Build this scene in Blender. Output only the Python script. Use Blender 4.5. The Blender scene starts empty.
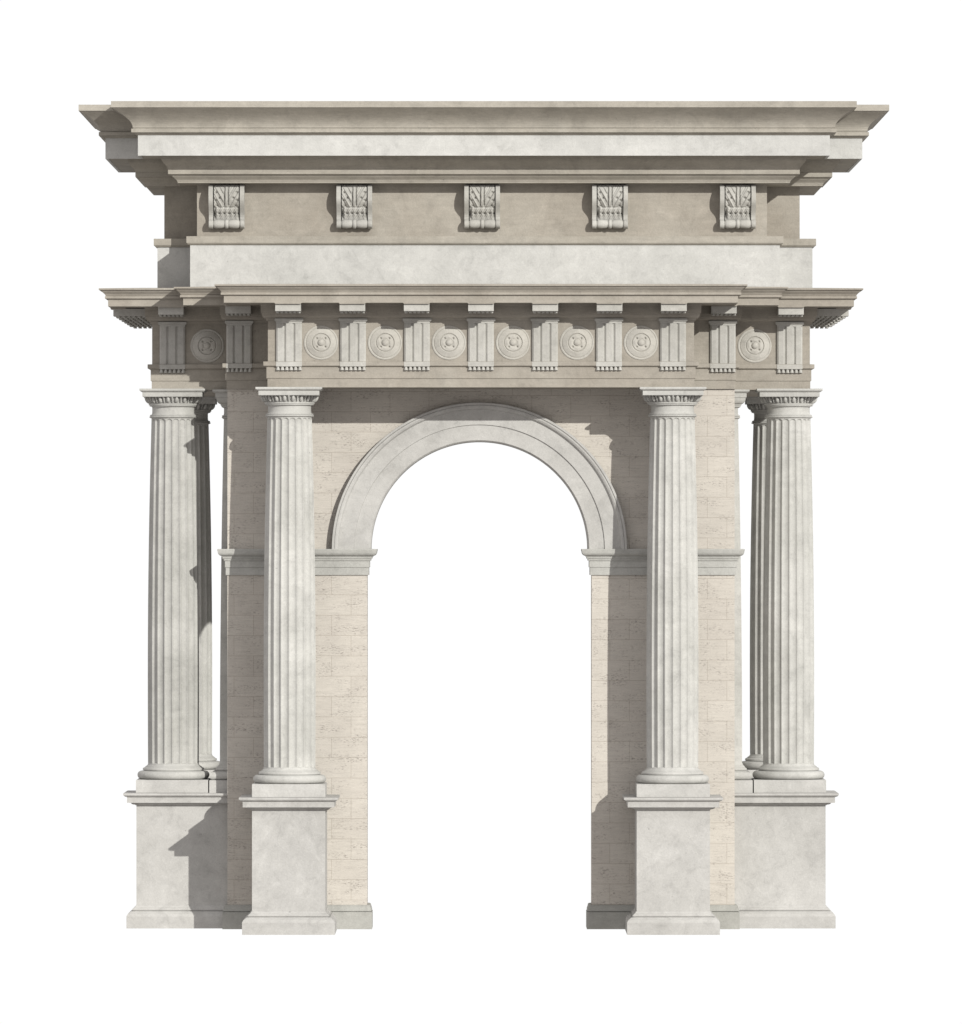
import bpy, bmesh, math, random
from mathutils import Vector
random.seed(4)
U = 0.01                      # everything below is written in centimetres
PI = math.pi
scene = bpy.context.scene
col = scene.collection

# ------------------------------------------------------------------ materials
def new_mat(name):
    m = bpy.data.materials.new(name); m.use_nodes = True
    nt = m.node_tree; nt.nodes.clear()
    out = nt.nodes.new('ShaderNodeOutputMaterial')
    b = nt.nodes.new('ShaderNodeBsdfPrincipled')
    nt.links.new(b.outputs[0], out.inputs[0])
    b.inputs['Roughness'].default_value = 0.85
    b.inputs['Specular IOR Level'].default_value = 0.18
    return m, nt, b

def N(nt, t, **k):
    n = nt.nodes.new(t)
    for a, v in k.items():
        setattr(n, a, v)
    return n

def ramp(nt, src, stops):
    r = N(nt, 'ShaderNodeValToRGB')
    e = r.color_ramp.elements
    e[0].position, e[0].color = stops[0][0], (*[stops[0][1]]*3, 1)
    e[1].position, e[1].color = stops[-1][0], (*[stops[-1][1]]*3, 1)
    for p, v in stops[1:-1]:
        x = e.new(p); x.color = (v, v, v, 1)
    nt.links.new(src, r.inputs[0])
    return r.outputs[0]

def noise(nt, vec, scale, detail=5, rough=.55, dist=0.0):
    n = N(nt, 'ShaderNodeTexNoise')
    n.inputs['Scale'].default_value = scale
    n.inputs['Detail'].default_value = detail
    n.inputs['Roughness'].default_value = rough
    n.inputs['Distortion'].default_value = dist
    nt.links.new(vec, n.inputs['Vector'])
    return n.outputs['Fac']

def mult(nt, a, b, f=1.0):
    m = N(nt, 'ShaderNodeMix', data_type='RGBA', blend_type='MULTIPLY')
    m.inputs[0].default_value = f
    nt.links.new(a, m.inputs[6]); nt.links.new(b, m.inputs[7])
    return m.outputs[2]

def mixc(nt, fac, a, b):
    m = N(nt, 'ShaderNodeMix', data_type='RGBA')
    nt.links.new(fac, m.inputs[0])
    for s, k in ((a, 6), (b, 7)):
        if isinstance(s, tuple): m.inputs[k].default_value = (*s, 1)
        else: nt.links.new(s, m.inputs[k])
    return m.outputs[2]

def stone(name, base, other, grain=1.0, streak=0.0, bump=.32):
    """weathered cut stone: cloudy patches, pale mineral stains, fine grain"""
    m, nt, b = new_mat(name)
    g = N(nt, 'ShaderNodeNewGeometry')
    pos = g.outputs['Position']
    big = noise(nt, pos, 1.3, 6, .62, .6)
    f = ramp(nt, big, [(.36, 0), (.5, .45), (.66, 1)])
    c = mixc(nt, f, base, other)
    med = noise(nt, pos, 8, 12, .74, .5)
    c = mult(nt, c, ramp(nt, med, [(.30, .82), (.44, .955), (.56, 1.0), (.72, 1.06)]))
    # hard-edged washed patches
    pat = noise(nt, pos, 2.8, 14, .78, 1.0)
    c = mult(nt, c, ramp(nt, pat, [(.42, .915), (.46, .985), (.56, 1.0), (.59, 1.06)]))
    stain = noise(nt, pos, .75, 10, .66, .9)
    c = mult(nt, c, ramp(nt, stain, [(.36, .91), (.43, .965), (.47, 1.0), (.60, 1.01), (.70, 1.04)]))
    fine = noise(nt, pos, 70, 3, .7)
    c = mult(nt, c, ramp(nt, fine, [(.3, 1 - .09*grain), (.7, 1 + .05*grain)]))
    # fine horizontal bedding (anisotropic)
    mp = N(nt, 'ShaderNodeMapping'); nt.links.new(pos, mp.inputs[0])
    mp.inputs['Scale'].default_value = (1.0, 1.0, 9.0)
    bed = noise(nt, mp.outputs[0], 3.2, 6, .7)
    c = mult(nt, c, ramp(nt, bed, [(.3, 1 - .10*streak), (.65, 1 + .04*streak)]))
    # sparse dark pits
    pit = noise(nt, pos, 22, 2, .5)
    c = mult(nt, c, ramp(nt, pit, [(.20, .72), (.26, 1.0)]))
    oi = N(nt, 'ShaderNodeObjectInfo')
    c = mult(nt, c, ramp(nt, oi.outputs['Random'], [(0, .97), (1, 1.03)]))
    nt.links.new(c, b.inputs['Base Color'])
    bp = N(nt, 'ShaderNodeBump'); bp.inputs['Strength'].default_value = bump
    bp.inputs['Distance'].default_value = .012
    nt.links.new(noise(nt, pos, 24, 8, .7), bp.inputs['Height'])
    nt.links.new(bp.outputs[0], b.inputs['Normal'])
    return m

def travertine(name):
    m, nt, b = new_mat(name)
    g = N(nt, 'ShaderNodeNewGeometry'); pos = g.outputs['Position']
    sp = N(nt, 'ShaderNodeSeparateXYZ'); nt.links.new(pos, sp.inputs[0])
    add = N(nt, 'ShaderNodeMath', operation='ADD')
    nt.links.new(sp.outputs[0], add.inputs[0]); nt.links.new(sp.outputs[1], add.inputs[1])
    add2 = N(nt, 'ShaderNodeMath', operation='ADD'); add2.inputs[1].default_value = 20 + .215
    nt.links.new(add.outputs[0], add2.inputs[0])
    add3 = N(nt, 'ShaderNodeMath', operation='ADD'); add3.inputs[1].default_value = .118
    east = N(nt, 'ShaderNodeMath', operation='GREATER_THAN'); east.inputs[1].default_value = 0
    nt.links.new(sp.outputs[0], east.inputs[0])
    ez = N(nt, 'ShaderNodeMath', operation='MULTIPLY_ADD'); ez.inputs[1].default_value = .042
    nt.links.new(east.outputs[0], ez.inputs[0]); nt.links.new(sp.outputs[2], ez.inputs[2])
    nt.links.new(ez.outputs[0], add3.inputs[0])
    ex = N(nt, 'ShaderNodeMath', operation='MULTIPLY_ADD'); ex.inputs[1].default_value = -.248
    nt.links.new(east.outputs[0], ex.inputs[0]); nt.links.new(add2.outputs[0], ex.inputs[2])
    cb = N(nt, 'ShaderNodeCombineXYZ')
    nt.links.new(ex.outputs[0], cb.inputs[0]); nt.links.new(add3.outputs[0], cb.inputs[1])
    br = N(nt, 'ShaderNodeTexBrick')
    br.offset = .5
    br.inputs['Scale'].default_value = 1
    br.inputs['Brick Width'].default_value = .39
    br.inputs['Row Height'].default_value = .2035
    br.inputs['Mortar Size'].default_value = .0022
    br.inputs['Mortar Smooth'].default_value = .3
    br.inputs['Bias'].default_value = 0
    br.inputs['Color1'].default_value = (1.0, .985, .975, 1)
    br.inputs['Color2'].default_value = (1.04, 1.03, 1.02, 1)
    br.inputs['Mortar'].default_value = (.74, .70, .66, 1)
    nt.links.new(cb.outputs[0], br.inputs['Vector'])
    base = N(nt, 'ShaderNodeRGB'); base.outputs[0].default_value = (.65, .618, .556, 1)
    c = mult(nt, base.outputs[0], br.outputs['Color'])
    # bedding lines
    mp = N(nt, 'ShaderNodeMapping'); nt.links.new(pos, mp.inputs[0])
    mp.inputs['Scale'].default_value = (1, 1, 11)
    bed = noise(nt, mp.outputs[0], 6.5, 10, .78, .5)
    c = mult(nt, c, ramp(nt, bed, [(.30, .72), (.43, .92), (.56, 1.0), (.72, 1.08)]))
    big = noise(nt, pos, 1.6, 5, .6, .5)
    c = mult(nt, c, ramp(nt, big, [(.32, .93), (.65, 1.05)]))
    # elongated holes, in clusters
    mp2 = N(nt, 'ShaderNodeMapping'); nt.links.new(pos, mp2.inputs[0])
    mp2.inputs['Scale'].default_value = (1, 1, 3.0)
    holes = noise(nt, mp2.outputs[0], 32, 4, .65, .3)
    cluster = noise(nt, mp2.outputs[0], 3.4, 5, .7)
    th = ramp(nt, cluster, [(.47, 0), (.62, 1)])
    hm = ramp(nt, holes, [(.40, 1), (.47, 0)])
    k = N(nt, 'ShaderNodeMath', operation='MULTIPLY')
    nt.links.new(th, k.inputs[0]); nt.links.new(hm, k.inputs[1])
    hm2 = ramp(nt, holes, [(.29, 1), (.34, 0)])
    k2 = N(nt, 'ShaderNodeMath', operation='MAXIMUM')
    nt.links.new(k.outputs[0], k2.inputs[0]); nt.links.new(hm2, k2.inputs[1])
    c = mixc(nt, k2.outputs[0], c, (.37, .335, .30))
    fine = noise(nt, mp2.outputs[0], 60, 3, .7)
    c = mult(nt, c, ramp(nt, fine, [(.3, .90), (.7, 1.05)]))
    nt.links.new(c, b.inputs['Base Color'])
    h = N(nt, 'ShaderNodeMath', operation='SUBTRACT')
    nt.links.new(bed, h.inputs[0]); nt.links.new(k2.outputs[0], h.inputs[1])
    h2 = N(nt, 'ShaderNodeMath', operation='SUBTRACT')
    nt.links.new(h.outputs[0], h2.inputs[0]); nt.links.new(br.outputs['Fac'], h2.inputs[1])
    bp = N(nt, 'ShaderNodeBump'); bp.inputs['Strength'].default_value = .35
    bp.inputs['Distance'].default_value = .008
    nt.links.new(h2.outputs[0], bp.inputs['Height'])
    nt.links.new(bp.outputs[0], b.inputs['Normal'])
    return m

M_COL   = stone('grey_white_marble',  (.605, .603, .570), (.515, .515, .482), 1.0, .4)
M_PED   = stone('pale_cut_stone',     (.60, .594, .566), (.52, .514, .486), 1.0, .2)
M_BASE  = stone('damp_grey_stone', (.49, .49, .455), (.42, .42, .385), 1.0, .3)
M_IMP   = stone('grey_moulding_stone', (.555, .555, .52), (.485, .485, .45), 1.0, .3)
M_BAND  = stone('pale_parapet_stone', (.655, .655, .628), (.595, .597, .57), .8, .3)
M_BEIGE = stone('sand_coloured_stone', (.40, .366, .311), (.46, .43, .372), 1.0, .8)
M_CROWN = stone('weathered_crown_stone', (.43, .402, .345), (.49, .462, .402), 1.0, 1.0)
M_GLYPH = stone('carved_relief_stone', (.575, .568, .53), (.50, .492, .45), .9, .3)
M_MEDAL = stone('carved_warm_stone', (.59, .575, .525), (.53, .51, .455), .9, .3)
M_TRAV  = travertine('travertine_blocks')

# ------------------------------------------------------------------ mesh helpers
def obj(name, verts, faces, mat, parent=None, smooth=False, loc=(0, 0, 0), angle=None):
    me = bpy.data.meshes.new(name)
    me.from_pydata([(v[0]*U, v[1]*U, v[2]*U) for v in verts], [], faces)
    bm = bmesh.new(); bm.from_mesh(me)
    bmesh.ops.recalc_face_normals(bm, faces=bm.faces[:])
    bm.to_mesh(me); bm.free()
    me.materials.append(mat)
    if smooth:
        for p in me.polygons: p.use_smooth = True
        if angle is not None:
            try: me.set_sharp_from_angle(angle=math.radians(angle))
            except Exception: pass
    o = bpy.data.objects.new(name, me); col.objects.link(o)
    o.location = [c*U for c in loc]
    if parent is not None: o.parent = parent
    return o

class MB:
    def __init__(s): s.v = []; s.f = []
    def add(s, vs, fs):
        k = len(s.v); s.v += vs; s.f += [tuple(i + k for i in f) for f in fs]
    def box(s, x0, x1, y0, y1, z0, z1):
        s.add([(x0,y0,z0),(x1,y0,z0),(x1,y1,z0),(x0,y1,z0),(x0,y0,z1),(x1,y0,z1),(x1,y1,z1),(x0,y1,z1)],
              [(0,3,2,1),(4,5,6,7),(0,1,5,4),(1,2,6,5),(2,3,7,6),(3,0,4,7)])
    def lathe(s, prof, n=48, cx=0, cy=0, mod=None):
        vs = []; fs = []
        for r, z in prof:
            for i in range(n):
                a = 2*PI*i/n
                rr = r if mod is None else mod(r, z, a)
                vs.append((cx + rr*math.cos(a), cy + rr*math.sin(a), z))
        for j in range(len(prof)-1):
            for i in range(n):
                i2 = (i+1) % n
                fs.append((j*n+i, j*n+i2, (j+1)*n+i2, (j+1)*n+i))
        fs.append(tuple(range(n))[::-1])
        fs.append(tuple((len(prof)-1)*n + i for i in range(n)))
        s.add(vs, fs)
    def sweep(s, poly, prof):
        """poly: closed CCW plan outline; prof: list of (offset outward, z), swept with mitred corners"""
        n = len(poly)
        off = []
        for i in range(n):
            p0 = Vector(poly[i-1]); p1 = Vector(poly[i]); p2 = Vector(poly[(i+1) % n])
            d1 = (p1-p0).normalized(); d2 = (p2-p1).normalized()
            n1 = Vector((d1.y, -d1.x)); n2 = Vector((d2.y, -d2.x))
            m = (n1+n2) / (1 + n1.dot(n2))
            off.append(m)
        vs = []; fs = []
        for o, z in prof:
            for i in range(n):
                vs.append((poly[i][0] + off[i].x*o, poly[i][1] + off[i].y*o, z))
        for j in range(len(prof)-1):
            for i in range(n):
                i2 = (i+1) % n
                fs.append((j*n+i, j*n+i2, (j+1)*n+i2, (j+1)*n+i))
        fs.append(tuple(range(n))[::-1])
        fs.append(tuple((len(prof)-1)*n+i for i in range(n)))
        s.add(vs, fs)
    def build(s, name, mat, parent=None, **k):
        return obj(name, s.v, s.f, mat, parent, **k)

def cyma(p0, p1, n=8):
    """S curve between two profile points, vertical tangents at both ends"""
    r = []
    for i in range(n+1):
        t = i/n
        e = t*t*(3-2*t)
        r.append((p0[0] + (p1[0]-p0[0])*e, p0[1] + (p1[1]-p0[1])*t))
    return r
def quarter(p0, p1, kind, n=6):
    """kind 'h': leaves p0 horizontally; 'v': leaves p0 vertically"""
    r = []
    for i in range(n+1):
        a = PI/2*i/n
        if kind == 'v': r.append((p0[0] + (p1[0]-p0[0])*(1-math.cos(a)), p0[1] + (p1[1]-p0[1])*math.sin(a)))
        else:           r.append((p0[0] + (p1[0]-p0[0])*math.sin(a), p0[1] + (p1[1]-p0[1])*(1-math.cos(a))))
    return r
def rect(x0, x1, y0, y1): return [(x0,y0),(x1,y0),(x1,y1),(x0,y1)]
def bull(r0, z0, z1, b, n=8):
    """half-round torus from z0 to z1 bulging b beyond r0"""
    zc = (z0+z1)/2; h = (z1-z0)/2
    return [(r0 + b*math.cos(-PI/2 + PI*i/n), zc + h*math.sin(-PI/2 + PI*i/n)) for i in range(n+1)]

# ------------------------------------------------------------------ the thing
arch = bpy.data.objects.new('stone_archway', None); col.objects.link(arch)
arch.empty_display_size = .5
arch['label'] = 'pale stone triumphal archway with fluted columns on pedestals, triglyph frieze and heavy bracketed cornice'
arch['category'] = 'archway'

CX = -1.6            # centre of the arched opening
HW = 112.3           # half width of the opening
PIER = 253.6         # outer edge of the piers
DEPTH = 462
LEAF = 48           # depth of the narrow front opening; the passage widens behind it
CZ = 379.6

# ---- piers with base course and impost
def pier(side, rear=False):
    e = 14 if rear else 0
    y0, y1 = (DEPTH-92, DEPTH) if rear else (0, LEAF)
    pl = rect(-PIER, CX-HW-e, y0, y1) if side < 0 else rect(CX+HW+e, PIER, y0, y1)
    if not rear:      # thin beside the opening, thicker behind the pilaster
        pl = [(-PIER,0),(CX-HW,0),(CX-HW,LEAF),(-205,LEAF),(-205,92),(-PIER,92)] if side < 0 else \
             [(CX+HW,0),(PIER,0),(PIER,92),(205,92),(205,LEAF),(CX+HW,LEAF)]
    m = MB(); m.sweep(pl, [(0,0),(0,CZ)])
    p = m.build('pier', M_TRAV, arch)
    b = MB(); b.sweep(pl, [(4.9,0),(4.9,16.6),(4.6,17.0),(3.0,17.1),(3.0,17.9)] + cyma((4.3,18.0),(3.2,23)) + [(2.4,23.8),(.3,24.2)])
    b.build('base_course', M_BASE, p)
    i = MB(); i.sweep(pl, [(.3,354),(1.6,354),(1.6,361.6),(2.4,361.8),(2.4,368.2),(3.6,368.5),(3.6,370.2),(4.8,370.5),(4.8,372.2),(5.6,372.3),(5.6,373)]
                         + quarter((5.8,373.1),(9.6,378),'h') + [(9.9,378.2),(9.9,380.0),(.3,380.2)])
    i.build('impost', M_IMP, p)
for s in (-1, 1): pier(s); pier(s, True)

# ---- wall over the piers, pierced by the arch
def arch_wall(m, x0, x1, z0, z1, r, y0, y1, n=72):
    arc = [(CX + r*math.cos(PI - PI*i/n), z0 + r*math.sin(PI - PI*i/n)) for i in range(n+1)]
    low = [(x0, z0)] + arc + [(x1, z0)]
    top = [(x0, z1)] + [(p[0], z1) for p in arc] + [(x1, z1)]
    k = len(low); vs = []
    for y in (y0, y1):
        vs += [(p[0], y, p[1]) for p in low] + [(p[0], y, p[1]) for p in top]
    fs = []
    for i in range(k-1):
        fs.append((i, i+1, k+i+1, k+i)); fs.append((2*k+i, 3*k+i, 3*k+i+1, 2*k+i+1))
        fs.append((i, 2*k+i, 2*k+i+1, i+1)); fs.append((k+i, k+i+1, 3*k+i+1, 3*k+i))
    fs.append((0, k, 3*k, 2*k)); fs.append((k-1, 3*k-1, 4*k-1, 2*k-1))
    m.add(vs, fs)
w = MB()
arch_wall(w, -PIER, PIER, CZ+.0, 541, HW, 0, LEAF)
wall = w.build('arch_wall', M_TRAV, arch)
w = MB()
arch_wall(w, -PIER, PIER, CZ+.0, 541, HW+14, DEPTH-92, DEPTH)
w.build('rear_wall', M_TRAV, arch)

# ---- archivolt: moulded band round the opening, with its soffit
def archivolt():
    prof = [(108.4, LEAF+.5), (108.4, -2.0), (109.8, -4), (112.5,-4), (125, -4.0), (125.4, -5.6), (140.0, -5.6),
            (140.6, -6.4), (141.4, -8.4), (143.0, -9.4), (144.6, -9.6), (144.8, -8.9), (145.3, -10.2), (147.3, -10.2), (147.5, -9.6), (147.5, .5), (113, .5), (113, LEAF+.5)]
    n = 96; vs = []; fs = []; k = len(prof)
    for i in range(n+1):
        a = PI - PI*i/n
        for r, y in prof: vs.append((CX + r*math.cos(a), y, CZ-.3 + r*math.sin(a)*.997))
    for i in range(n):
        for j in range(k):
            j2 = (j+1) % k
            fs.append((i*k+j, (i+1)*k+j, (i+1)*k+j2, i*k+j2))
    fs.append(tuple(range(k))); fs.append(tuple(n*k+j for j in range(k)))
    o = obj('archivolt', vs, fs, M_PED, arch, smooth=True, angle=20)
archivolt()

# ---- pedestals
PED_BASE = [(9.6,0),(9.6,11.9),(9.3,12.8),(8.2,14.6),(5.9,16.4),(4.9,17.0),(3.2,17.1),(3.2,17.9),(4.2,18.0),(4.2,18.8)] + cyma((3.6,18.9),(.9,22.0)) + [(.5,22.7),(-1,22.8)]
PED_CAP = [(-1,123.0),(.6,123.1),(1.2,123.6)] + quarter((1.6,123.8),(5.2,125.7),'h',4) + [(9,125.8),(9,131.6),(9.6,131.8)] + quarter((9.9,131.9),(11.9,133.2),'h',4) + [(12.7,133.3),(12.7,135.3),(-2,135.5)]
def pedestal(pl, label, dz=0):
    m = MB(); m.sweep(pl, [(0,.2),(0,124)])
    p = m.build('pedestal', M_PED, arch)
    p['label'] = label
    p.location.z = dz*U
    b = MB(); b.sweep(pl, PED_BASE); b.build('pedestal_base', M_PED, p)
    c = MB(); c.sweep(pl, PED_CAP);  c.build('pedestal_cap', M_PED, p)
for s in (-1, 1):
    pedestal(rect(s*190-36.2, s*190+36.2, -92, 8), 'square pedestal standing forward of the pier', -.8)
    x0, x1 = sorted((s*240, s*345.5))
    pedestal(rect(x0, x1, 19.8, 92.2), 'wide side pedestal carrying a column and a pilaster')
    pedestal(rect(x0, x1, 369.8, 442.2), 'rear side pedestal carrying a column and a pilaster')

# ---- columns (built once, copied)
ZP = 148.2                     # top of the square plinth
def shaft_mesh():
    NF = 20; SUB = 12; n = NF*SUB
    z0, z1 = 160.8, 511.5
    za, zb = 163.7, 509.9      # ends of the flutes
    def R(z):
        t = (z-za)/(zb-za); t = max(0, min(1, t))
        return 25.6 - 3.5*(t**2.2) + .6*math.sin(PI*t)
    zs = [z0, 161.4, 162.2, 163.0, 163.4, 163.75, 164.1, 164.6, 165.5, 167, 170] + [170 + (505-170)*i/24 for i in range(1, 25)] \
         + [505.8, 506.4, 506.9, 507.4, 507.8, 508.2, 508.6, 509.0, 509.4, 509.8, 510.2, 510.8, z1]
    vs = []; fs = []
    for z in zs:
        r0 = R(z)
        if z < za:
            r0 += 2.8*((za-z)/2.9)**2
        fw = 2*PI*r0/NF*.5*.88               # half width of a flute
        for i in range(n):
            a = 2*PI*i/n
            u = ((i % SUB) + .5)/SUB*2 - 1   # -1..1 over one bay
            v = u/.88
            d = 0
            if abs(v) < 1:
                d = math.sqrt(max(0, 1 - v*v))
                zt = zb - fw*(1-d)
                zl = za + .3
                k = max(0, min(1, (zt-z)/.6)) * max(0, min(1, (z-zl)/.5))
                d = d*fw*.54*k
            vs.append(((r0-d)*math.cos(a + PI/n), (r0-d)*math.sin(a + PI/n), z))
    for j in range(len(zs)-1):
        for i in range(n):
            i2 = (i+1) % n
            fs.append((j*n+i, j*n+i2, (j+1)*n+i2, (j+1)*n+i))
    fs.append(tuple(range(n))[::-1]); fs.append(tuple((len(zs)-1)*n+i for i in range(n)))
    return vs, fs

def capital_mb():
    m = MB()
    # astragal, neck, annulets, echinus core
    m.lathe([(21.9,510.6),(22.6,510.9)] + bull(22.6,511.0,513.0,1.7,6) + [(23.6,513.1),(23.6,514.2),(22.2,514.4),(21.6,515.2),(21.4,517),(21.4,521.6),(22.2,522.6),
             (24.0,522.7),(24.0,523.9),(24.9,524.0),(24.9,525.2),(25.2,525.6)] + [(24.4,525.9),(25.0,528),(26.4,531.5),(26.6,532.4)], 72)
    # carved eggs in the echinus
    NE = 20
    for i in range(NE):
        a = 2*PI*(i+.5)/NE - PI/2
        cx, cy = math.cos(a), math.sin(a)
        tx, ty = -cy, cx
        vs = []; fs = []
        nu, nv = 8, 6
        for j in range(nv+1):
            t = PI*j/nv
            zz = 528.9 + 3.2*math.cos(t)
            rad = 2.7*math.sin(t)
            rb = 25.3 + (zz-525.8)/5.7*2.3
            for k in range(nu):
                b = 2*PI*k/nu
                lx = rad*math.cos(b); ly = rad*.66*math.sin(b)
                vs.append((cx*(rb+lx*.85) + tx*ly*1.05, cy*(rb+lx*.85) + ty*ly*1.05, zz))
        for j in range(nv):
            for k in range(nu):
                k2 = (k+1) % nu
                fs.append((j*nu+k, j*nu+k2, (j+1)*nu+k2, (j+1)*nu+k))
        m.add(vs, fs)
        a2 = a + PI/NE                     # dart
        c2, s2 = math.cos(a2), math.sin(a2)
        tx, ty = -s2, c2
        q = [(29.6, 532, .7), (26.4, 526.0, .15), (27.4, 532, 1.0), (25.0, 526.0, .3)]
        vs = []
        for r_, z_, w_ in q:
            vs += [(c2*r_ + tx*w_, s2*r_ + ty*w_, z_), (c2*r_ - tx*w_, s2*r_ - ty*w_, z_)]
        m.add(vs, [(0,1,3,2),(0,2,6,4),(1,5,7,3),(0,4,5,1),(2,3,7,6)])
    # abacus
    sq = rect(-30, 30, -30, 30)
    m.sweep(sq, [(-3,531.9),(-.2,532.0),(0,532.3),(0,536.6)] + quarter((.3,536.8),(2.2,538.0),'h',4) + [(2.9,538.1),(2.9,540.05),(-2,540.2)])
    return m

def base_mb():
    m = MB()
    m.lathe([(31,ZP-.1)] + bull(32.0,ZP,156.6,4.3,10) + [(30.0,156.7),(30.0,157.3),(30.9,157.4),(30.8,159.0),(30.0,159.7),(29.0,160.0),(28.4,160.5),(28.2,160.9),(27,161.0)], 72)
    return m

def make_column():
    vs, fs = shaft_mesh()
    c = obj('column', vs, fs, M_COL, arch, smooth=True, angle=24)
    c['label'] = 'fluted column on a square plinth'
    capital_mb().build('capital', M_COL, c, smooth=True, angle=35)
    base_mb().build('column_base', M_COL, c, smooth=True, angle=35)
    p = MB(); p.sweep(rect(-36.2,36.2,-36.2,36.2), [(0,135.4),(0,ZP-.2),(-.3,ZP)]); p.build('plinth', M_PED, c)
    return c

def copy_tree(o, parent=None):
    c = o.copy(); col.objects.link(c)
    if parent is not None: c.parent = parent
    for ch in list(o.children):
        copy_tree(ch, c)
    return c

spots = [(-190,-56),(190,-56),(-309.8,56),(309.8,56),(-309.0,406),(309.0,406)]
proto = make_column()
for i, (x, y) in enumerate(spots):
    o = proto if i == 0 else copy_tree(proto, arch)
    o.location = (x*U, y*U, -.008 if y < 0 else 0)
    if y < 0: o.scale.z = 1.0016

# ---- pilasters on the outer flanks of the piers
def pilaster(s, yc):
    def pl(x1, hd): 
        a, b = sorted((s*(PIER-14), s*x1)); return rect(a, b, yc-hd, yc+hd)
    m = MB()
    zs = [161 + (512-161)*i/20 for i in range(21)]
    p0 = pl(261.8, 25.0); vs = []; fs = []
    for z in zs:
        t = (z-161)/351
        x = 262.2 - 3.9*(t**2.0); h = 25.2 - 3.3*(t**2.0)
        a, b = sorted((s*(PIER-14), s*x))
        vs += [(a,yc-h,z),(b,yc-h,z),(b,yc+h,z),(a,yc+h,z)]
    for j in range(len(zs)-1):
        for i in range(4):
            fs.append((j*4+i, j*4+(i+1) % 4, (j+1)*4+(i+1) % 4, (j+1)*4+i))
    fs.append((3,2,1,0)); k = (len(zs)-1)*4; fs.append((k,k+1,k+2,k+3))
    o = obj('pilaster', vs, fs, M_COL, arch)
    o['label'] = 'plain unfluted pilaster on the flank of the pier'
    b = MB(); b.sweep(pl(268, 32), bull(0,ZP,156.6,4.2,8) + [(-1.4,156.7),(-1.4,157.3)] + bull(-2.4,157.4,160.4,1.2,5) + [(-3,160.5),(-3.2,161.6),(-5,163.6),(-6.2,166.5),(-7,167)])
    b.build('column_base', M_COL, o)
    c = MB(); c.sweep(pl(258.2, 21.6), [(0,510.6)] + bull(.6,511,513,1.6,5) + [(1.9,513.1),(1.9,514.2),(.5,514.4),(0,516),(0,521.6),(2.4,522.6),(2.4,523.9),(3.2,524),(3.2,525.2)]
                                     + quarter((3.4,525.6),(7.4,531.5),'h',5) + [(7.6,531.9),(8.3,532.2),(8.3,536.6)] + quarter((8.6,536.8),(10.4,538),'h',4) + [(11.2,538.1),(11.2,540.05),(6,540.2)])
    c.build('capital', M_COL, o)
    p = MB(); p.sweep(pl(272.4, 36.2), [(0,135.4),(0,ZP-.2),(-.3,ZP)]); p.build('plinth', M_PED, o)
for s in (-1, 1):
    pilaster(s, 56); pilaster(s, 406)

# ---- entablature
A1, A2, A3 = 211.5, 254.5, 331.0        # half widths: over columns, over piers, over the wings
Y1, Y2, Y3 = -78.0, -3.0, 34.5
YB3, YB2 = 427.5, 465.0
ENT = [(-A1,Y1),(A1,Y1),(A1,Y2),(A2,Y2),(A2,Y3),(A3,Y3),(A3,YB3),(A2,YB3),(A2,YB2),(-A2,YB2),(-A2,YB3),(-A3,YB3),(-A3,Y3),(-A2,Y3),(-A2,Y2),(-A1,Y2)]
m = MB(); m.sweep(ENT, [(-.4,540.0),(-.2,540.0),(-.2,548.6),(.8,548.9),(.8,560.0),(1.4,560.4),(3.6,561.2),(3.8,561.6),(3.8,565.4),(0,565.6)])
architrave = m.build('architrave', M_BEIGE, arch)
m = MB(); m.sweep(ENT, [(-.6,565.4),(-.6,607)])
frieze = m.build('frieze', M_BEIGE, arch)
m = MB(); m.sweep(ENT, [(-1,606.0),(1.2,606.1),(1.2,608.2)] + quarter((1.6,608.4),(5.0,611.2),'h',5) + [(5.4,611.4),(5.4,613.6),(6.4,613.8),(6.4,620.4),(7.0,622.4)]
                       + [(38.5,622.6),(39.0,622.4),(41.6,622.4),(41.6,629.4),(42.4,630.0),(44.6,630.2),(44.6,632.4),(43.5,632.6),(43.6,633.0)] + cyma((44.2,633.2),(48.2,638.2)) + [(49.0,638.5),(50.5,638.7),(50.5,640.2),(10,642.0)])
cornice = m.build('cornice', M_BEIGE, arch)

# triglyph (three faced block, two full grooves, half grooves at the edges) with its row of drops
def triglyph():
    hw = 12.8; pr = 3.0
    xs = [(-hw,pr-1.4),(-hw+1.7,pr),(-hw+5.9,pr),(-hw+7.9,pr-1.9),(-hw+9.4+.1,pr)]
    half = [(-hw,pr-1.5),(-hw+1.6,pr),(-hw+6.4,pr),(-hw+8.2,pr-1.9),(-hw+10.0,pr)]
    prof = half + [(-x, p) for x, p in half[::-1]]
    m = MB(); k = len(prof); vs = []; fs = []
    zt = 603.4
    for z in (565.5, zt):
        vs += [(x, -p, z) for x, p in prof] + [(hw, 1, z), (-hw, 1, z)]
    n = k + 2
    for i in range(n): fs.append((i, (i+1) % n, n+(i+1) % n, n+i))
    fs.append(tuple(range(n))[::-1]); fs.append(tuple(range(n, 2*n)))
    m.add(vs, fs)
    # head above the grooves and the capping fillet
    m.box(-hw, hw, -pr, 1, zt-.1, 605.2)
    m.sweep(rect(-hw, hw, -pr, 1), [(0,605.1),(.9,605.3),(1.4,605.8),(1.4,608.0),(0,608.3)])
    o = m.build('triglyph', M_GLYPH, arch)
    g = MB()
    g.box(-hw, hw, -4.3, 0, 560.6, 565.2)
    g.build('regula', M_GLYPH, o)
    for i in range(6):
        g = MB()
        x = -hw + 1.9 + i*(2*hw-3.8)/5
        g.lathe([(1.95,556.9),(1.95,557.4),(1.15,560.6)], 14, x, -2.3)
        g.build('gutta', M_GLYPH, o, smooth=True, angle=40)
    return o
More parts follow.
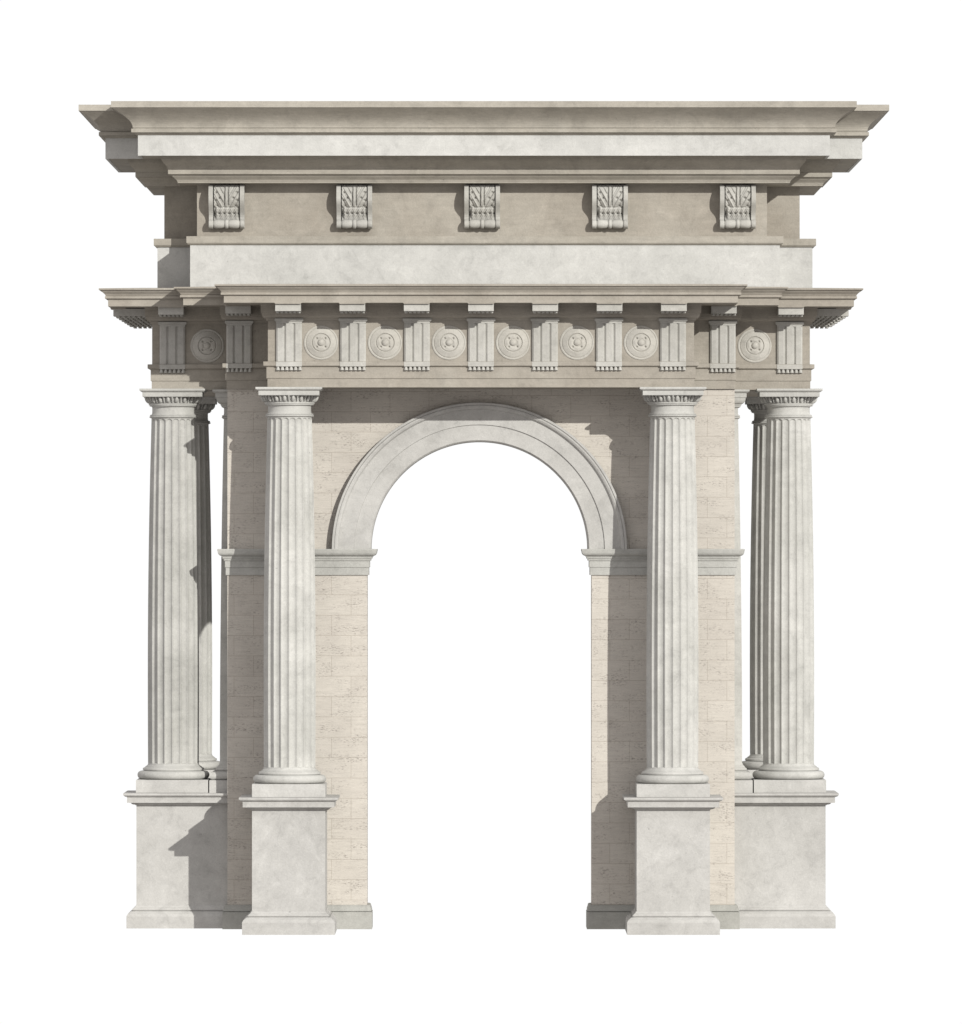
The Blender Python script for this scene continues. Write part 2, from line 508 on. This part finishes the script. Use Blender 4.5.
def mutule():
    m = MB(); hw = 12.6; dp = 32.6
    prof = [(hw,614.3),(hw,621.6)]
    flare = [(hw,621.3)] + [(hw + 2.8*(1-math.cos(PI/2*i/5)), 621.3 + 1.3*math.sin(PI/2*i/5)) for i in range(1, 6)]
    vs = []; fs = []
    for w_, z in prof:
        vs += [(-w_, -dp, z), (w_, -dp, z), (w_, 2, z), (-w_, 2, z)]
    for j in range(len(prof)-1):
        for i in range(4): fs.append((j*4+i, j*4+(i+1) % 4, (j+1)*4+(i+1) % 4, (j+1)*4+i))
    fs.append((3,2,1,0)); k = (len(prof)-1)*4; fs.append((k,k+1,k+2,k+3))
    m.add(vs, fs)
    for i in range(6):
        for j in range(5):
            m.lathe([(1.6,612.7),(1.6,612.9),(1.2,614.8)], 10, -hw + 2.2 + i*(2*hw-4.4)/5, -dp + 5.5 + j*5.2)
    o = m.build('mutule', M_GLYPH, arch)
    # flared head joining the block to the corona
    vs = []; fs = []; k = len(flare); d = 35.36
    for y in (-d, -20):
        vs += [(w_, y, z) for w_, z in flare] + [(-w_, y, z) for w_, z in flare[::-1]]
    n = 2*k
    for i in range(n): fs.append((i, (i+1) % n, n+(i+1) % n, n+i))
    fs.append(tuple(range(n))[::-1]); fs.append(tuple(range(n, 2*n)))
    h = obj('mutule_head', vs, fs, M_BEIGE, o)
    return o
def medallion():
    """round carved rosette for the spaces between the triglyphs"""
    nr, na = 44, 96; vs = []; fs = []
    RR = 16.9
    def h(r, a):
        def st(x, c, w): return .5 + .5*math.tanh((x-c)/w)
        e = .6 + .4*(1-st(r, 16.2, .25))
        e -= .55*math.exp(-((r-15.0)/.4)**2)
        e += 1.9*max(0, min(1, (14.8-r)/5.2))
        e -= 1.1*math.exp(-((r-8.8)/.42)**2)
        if r < 8.3:
            e += .3*(1-r/8.3) + .5*math.cos(2*a)**2*math.exp(-((r-5.6)/1.3)**2)
            dx, dz = abs(r*math.cos(a)), abs(r*math.sin(a))
            e -= 2.2*math.exp(-(math.hypot(dx-4.2, dz-4.2)/.8)**2)
            e -= .5*math.exp(-((r-3.7)/.5)**2)
            if r < 3.4: e = max(e, 2.4 + 2.6*math.sqrt(1-(r/3.4)**2))
        return e
    for j in range(1, nr+1):
        r = RR*j/nr
        for i in range(na):
            a = 2*PI*i/na
            vs.append((r*math.cos(a), -h(r, a), r*math.sin(a)))
    for i in range(na):
        a = 2*PI*i/na; vs.append((RR*math.cos(a), 1.0, RR*math.sin(a)))
    for j in range(nr):
        for i in range(na):
            i2 = (i+1) % na
            fs.append((j*na+i, (j+1)*na+i, (j+1)*na+i2, j*na+i2))
    fs.append(tuple(range(na))); fs.append(tuple(nr*na+i for i in range(na))[::-1])
    return obj('medallion', vs, fs, M_MEDAL, arch, smooth=True, angle=50)

tri, mut, med = triglyph(), mutule(), medallion()
first = {'t': True, 'm': True, 'd': True}
def put(o, key, x, y, z=0, rz=0):
    c = o if first[key] else copy_tree(o, arch)
    first[key] = False
    c.location = (x*U, y*U, z*U); c.rotation_euler = (0, 0, rz)
for k in range(-3, 4):
    put(tri, 't', k*190/3, Y1); put(mut, 'm', k*190/3, Y1-6.2)
for s in (-1, 1):
    put(tri, 't', s*241.7, Y2); put(mut, 'm', s*241.7, Y2-6.2)
    put(tri, 't', s*310.0, Y3); put(mut, 'm', s*310.0, Y3-6.2)
    for k in range(7):
        put(mut, 'm', s*(A3+6.2), 56 + k*350/6, 0, s*PI/2)
for k in range(6):
    put(med, 'd', (k-2.5)*190/3, Y1+.5, 584.2)
for s in (-1, 1):
    put(med, 'd', s*275.0, Y3+.5, 584.2)

# ---- attic
B1, B2 = 288.2, 323.8
V1, V2, V3, V4 = 86.0, 146.0, 308.0, 368.0
def attic_plan(AX): return [(AX-B1,V1),(AX+B1,V1),(AX+B1,V2),(AX+B2,V2),(AX+B2,V3),(AX+B1,V3),(AX+B1,V4),(AX-B1,V4),(AX-B1,V3),(AX-B2,V3),(AX-B2,V2),(AX-B1,V2)]
m = MB(); m.sweep(attic_plan(4.0), [(9.6,641.2),(9.6,687.2)])
par = m.build('attic_plinth', M_BAND, arch)
m = MB(); m.sweep(attic_plan(4.0), [(8,687.0)] + quarter((9.8,687.2),(12.4,688.8),'h',4) + [(13.2,689.0),(13.2,695.8),(-1,696.4)])
m.build('ledge', M_CROWN, par)
m = MB(); m.sweep(attic_plan(1.0), [(0,695.9),(0,750)])
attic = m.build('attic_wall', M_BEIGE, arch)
m = MB(); m.sweep(attic_plan(2.9), [(-1,749.0),(19.6,749.0),(20.6,749.2),(20.8,750.6)] + cyma((21.2,751),(26.6,757.2)) + [(27.6,757.6),(30,757.8),(30,762.0),(29.8,762.3)]
                       + cyma((30.2,762.6),(37.0,773.6)) + [(37.6,774.2),(37.6,775.0),(55.5,775.0),(55.5,775.9),(20,776.4)])
crown = m.build('crown_cornice', M_CROWN, arch)
m = MB(); m.sweep(attic_plan(2.9), [(50,775.5),(56.0,775.4),(56.2,774.8),(59,774.8),(59,795.6),(50,795.8)])
m.build('corona', M_BAND, crown)
m = MB(); m.sweep(attic_plan(2.9), [(20,795.4),(59.4,795.5)] + quarter((59.8,795.8),(62.2,797.6),'h',4) + [(64.4,797.8),(65.4,797.9),(65.4,801.4),(63.4,801.9),(63.2,802.5)]
                       + [((a[0]+b[0])/2, (a[1]+b[1])/2) for a, b in zip(cyma((64.0,802.6),(82.6,820.8),12), quarter((64.0,802.6),(82.6,820.8),'v',12))] + [(83.4,821.6),(84.8,821.8),(84.8,828.0),(10,831)])
m.build('cymatium', M_CROWN, crown)

# ---- scroll brackets under the crown
def bracket():
    zt, zb = 747.6, 704.0
    def P(z):
        t = (zt-z)/(zt-zb)
        if t < .32: return 11.5 + 5.0*math.sin(PI/2*min(1, t/.24))
        if t < .76:
            e = (t-.32)/.44; e = e*e*(3-2*e)
            return 16.5 - 11.3*e
        return 5.2
    def cheek(m, x0, x1, add):
        pts = [(P(z)+add, z) for z in [zt - (zt-711.5)*i/18 for i in range(19)]]
        c = (6.0, 708.6); R = 4.7 + add*.4
        pts += [(c[0] + R*math.cos(a), c[1] + R*math.sin(a)) for a in [math.radians(40 - 150*i/9) for i in range(10)]]
        pts += [(0, 706), (0, zt)]
        n = len(pts)
        vs = [(x0, -p, z) for p, z in pts] + [(x1, -p, z) for p, z in pts]
        fs = [(i, (i+1) % n, n+(i+1) % n, n+i) for i in range(n)] + [tuple(range(n))[::-1], tuple(range(n, 2*n))]
        m.add(vs, fs)
    m = MB()
    cheek(m, -18, -13.6, .8); cheek(m, 13.6, 18, .8)
    cheek(m, -13.7, 13.7, -4.2)
    o = m.build('bracket', M_GLYPH, arch)
    # bottom roll with its central bead
    r = MB(); nn = 20; vs = []; fs = []
    xs = [-18.2,-17.8,-14.6,-13.8,-13.4,-12.6,-11.2,-8,-4,-2.4,-2.0,-1.4,0,1.4,2.0,2.4,4,8,11.2,12.6,13.4,13.8,14.6,17.8,18.2]
    rs = [3.6,4.8,4.8,4.4,3.2,4.2,4.9,5.0,4.6,3.9,3.6,4.9,5.3,4.9,3.6,3.9,4.6,5.0,4.9,4.2,3.2,4.4,4.8,4.8,3.6]
    for x, q in zip(xs, rs):
        for i in range(nn):
            a = 2*PI*i/nn; vs.append((x, -7.2 + q*math.cos(a), 708.4 + q*.92*math.sin(a)))
    for j in range(len(xs)-1):
        for i in range(nn):
            i2 = (i+1) % nn; fs.append((j*nn+i, j*nn+i2, (j+1)*nn+i2, (j+1)*nn+i))
    fs.append(tuple(range(nn))); fs.append(tuple((len(xs)-1)*nn+i for i in range(nn))[::-1])
    r.add(vs, fs); r.build('scroll', M_GLYPH, o, smooth=True, angle=50)
    # acanthus leaf in relief, curling forward at its tip
    nu, nv = 60, 80; vs = []; fs = []
    def leaf(u, t):
        au = abs(u)
        e = 1.6
        # lobes fan upward and outward from the foot of the stem
        ph = math.atan2(au, .66-t + .0001*1)*2.1 if t < .64 else 0
        rr = math.hypot(au/12.5, (.64-t)/.64)
        if t < .62:
            e += .9*math.cos(2*PI*(au*.17 + t*3.6))*min(1, au/4.0)*min(1, .2+t/.25)
            e += .45*math.cos(2*PI*(au*.42 + t*8.5))*min(1, au/4.0)
            e -= 2.4*math.exp(-((au-1.9)/.5)**2)*min(1, (.60-t)/.05 if t < .6 else 0)*min(1, t/.14)
            if au < 1.2: e += .7
        for te, ue in ((.20, 10.3), (.43, 10.6), (.58, 9.6), (.36, 6.8)):
            e -= 2.8*math.exp(-((au-ue)/1.0)**2 - ((t-te)/.024)**2)
        # curled tip, scalloped in two rows
        if .58 < t < .98:
            k = math.sin(PI*(t-.58)/.40)
            sc = .5+.5*math.cos(2*PI*u/5.0)
            if au < 11.4: e += 3.2*k*(.65+.35*sc) + .7*k*math.cos(2*PI*u/1.9)*math.sin(t*70)
            e -= 3.0*math.exp(-((t-.79)/.022)**2)*(1-sc)
            e -= 1.6*math.exp(-((t-.62)/.018)**2)
            e -= 2.6*math.exp(-((au-11.2)/.7)**2)*k
        return e
    for j in range(nv+1):
        t = j/nv; z = zt - .3 - t*(zt-.3-711.6)
        for i in range(nu+1):
            u = -12.5 + 25.0*i/nu
            vs.append((u, -(P(z) - 2.4 + leaf(u, t)), z))
    for j in range(nv):
        for i in range(nu):
            a = j*(nu+1)+i; fs.append((a, a+nu+1, a+nu+2, a+1))
    # closed back so the leaf is a solid slab
    k0 = len(vs)
    ring = [i for i in range(nu+1)] + [j*(nu+1)+nu for j in range(1, nv+1)] + [nv*(nu+1)+i for i in range(nu-1, -1, -1)] + [j*(nu+1) for j in range(nv-1, 0, -1)]
    for i in ring:
        x, y, z = vs[i]; vs.append((x, -(P(z)-5.0), z))
    n = len(ring)
    for i in range(n):
        fs.append((ring[i], ring[(i+1) % n], k0+(i+1) % n, k0+i))
    obj('acanthus_leaf', vs, fs, M_GLYPH, o, smooth=True, angle=60)
    return o
bk = bracket()
for k in range(-2, 3):
    c = bk if k == -2 else copy_tree(bk, arch)
    c.location = ((1.2 + k*129.1)*U, V1*U, 0)

# ------------------------------------------------------------------ light
sun_dir = Vector((.60, -1.0, .44)).normalized()       # towards the sun
sd = bpy.data.lights.new('sun', 'SUN'); sd.energy = 3.1; sd.angle = math.radians(.5); sd.color = (1, .975, .93)
so = bpy.data.objects.new('sun', sd); col.objects.link(so)
so.rotation_euler = (-sun_dir).to_track_quat('-Z', 'Y').to_euler()
so.location = (6, -10, 9)

w = bpy.data.worlds.new('World'); scene.world = w; w.use_nodes = True
nt = w.node_tree; nt.nodes.clear()
out = N(nt, 'ShaderNodeOutputWorld'); bg = N(nt, 'ShaderNodeBackground')
nt.links.new(bg.outputs[0], out.inputs[0])
tc = N(nt, 'ShaderNodeTexCoord'); sp = N(nt, 'ShaderNodeSeparateXYZ')
nt.links.new(tc.outputs['Generated'], sp.inputs[0])
# bright white haze behind the archway (+Y), a duller pale sky all round
rz = N(nt, 'ShaderNodeValToRGB')
e = rz.color_ramp.elements
e[0].position = .05; e[0].color = (.15, .135, .125, 1)
e[1].position = .90; e[1].color = (.73, .715, .735, 1)
x = e.new(.48); x.color = (.64, .61, .602, 1)
ma = N(nt, 'ShaderNodeMath', operation='MULTIPLY_ADD'); ma.inputs[1].default_value = .5; ma.inputs[2].default_value = .5
nt.links.new(sp.outputs[2], ma.inputs[0]); nt.links.new(ma.outputs[0], rz.inputs[0])
mr = N(nt, 'ShaderNodeMapRange'); mr.interpolation_type = 'SMOOTHSTEP'
mr.inputs['From Min'].default_value = .80; mr.inputs['From Max'].default_value = .93
nt.links.new(sp.outputs[1], mr.inputs['Value'])
c = mixc(nt, mr.outputs['Result'], rz.outputs[0], (1.02, 1.02, 1.02))
nt.links.new(c, bg.inputs['Color']); bg.inputs['Strength'].default_value = 1.0

# ------------------------------------------------------------------ camera
cd = bpy.data.cameras.new('camera'); cam = bpy.data.objects.new('camera', cd); col.objects.link(cam)
cam.location = (0, -76.0, 3.77); cam.rotation_euler = (PI/2, 0, 0)
cd.sensor_fit = 'HORIZONTAL'; cd.sensor_width = 36; cd.lens = 36*7600/962
cd.shift_y = 40/962
cd.clip_start = 1; cd.clip_end = 500
scene.camera = cam
scene.cycles.diffuse_bounces = 1
scene.cycles.max_bounces = 4
scene.view_settings.view_transform = 'Standard'; scene.view_settings.look = 'None'
scene.view_settings.exposure = 0; scene.view_settings.gamma = 1
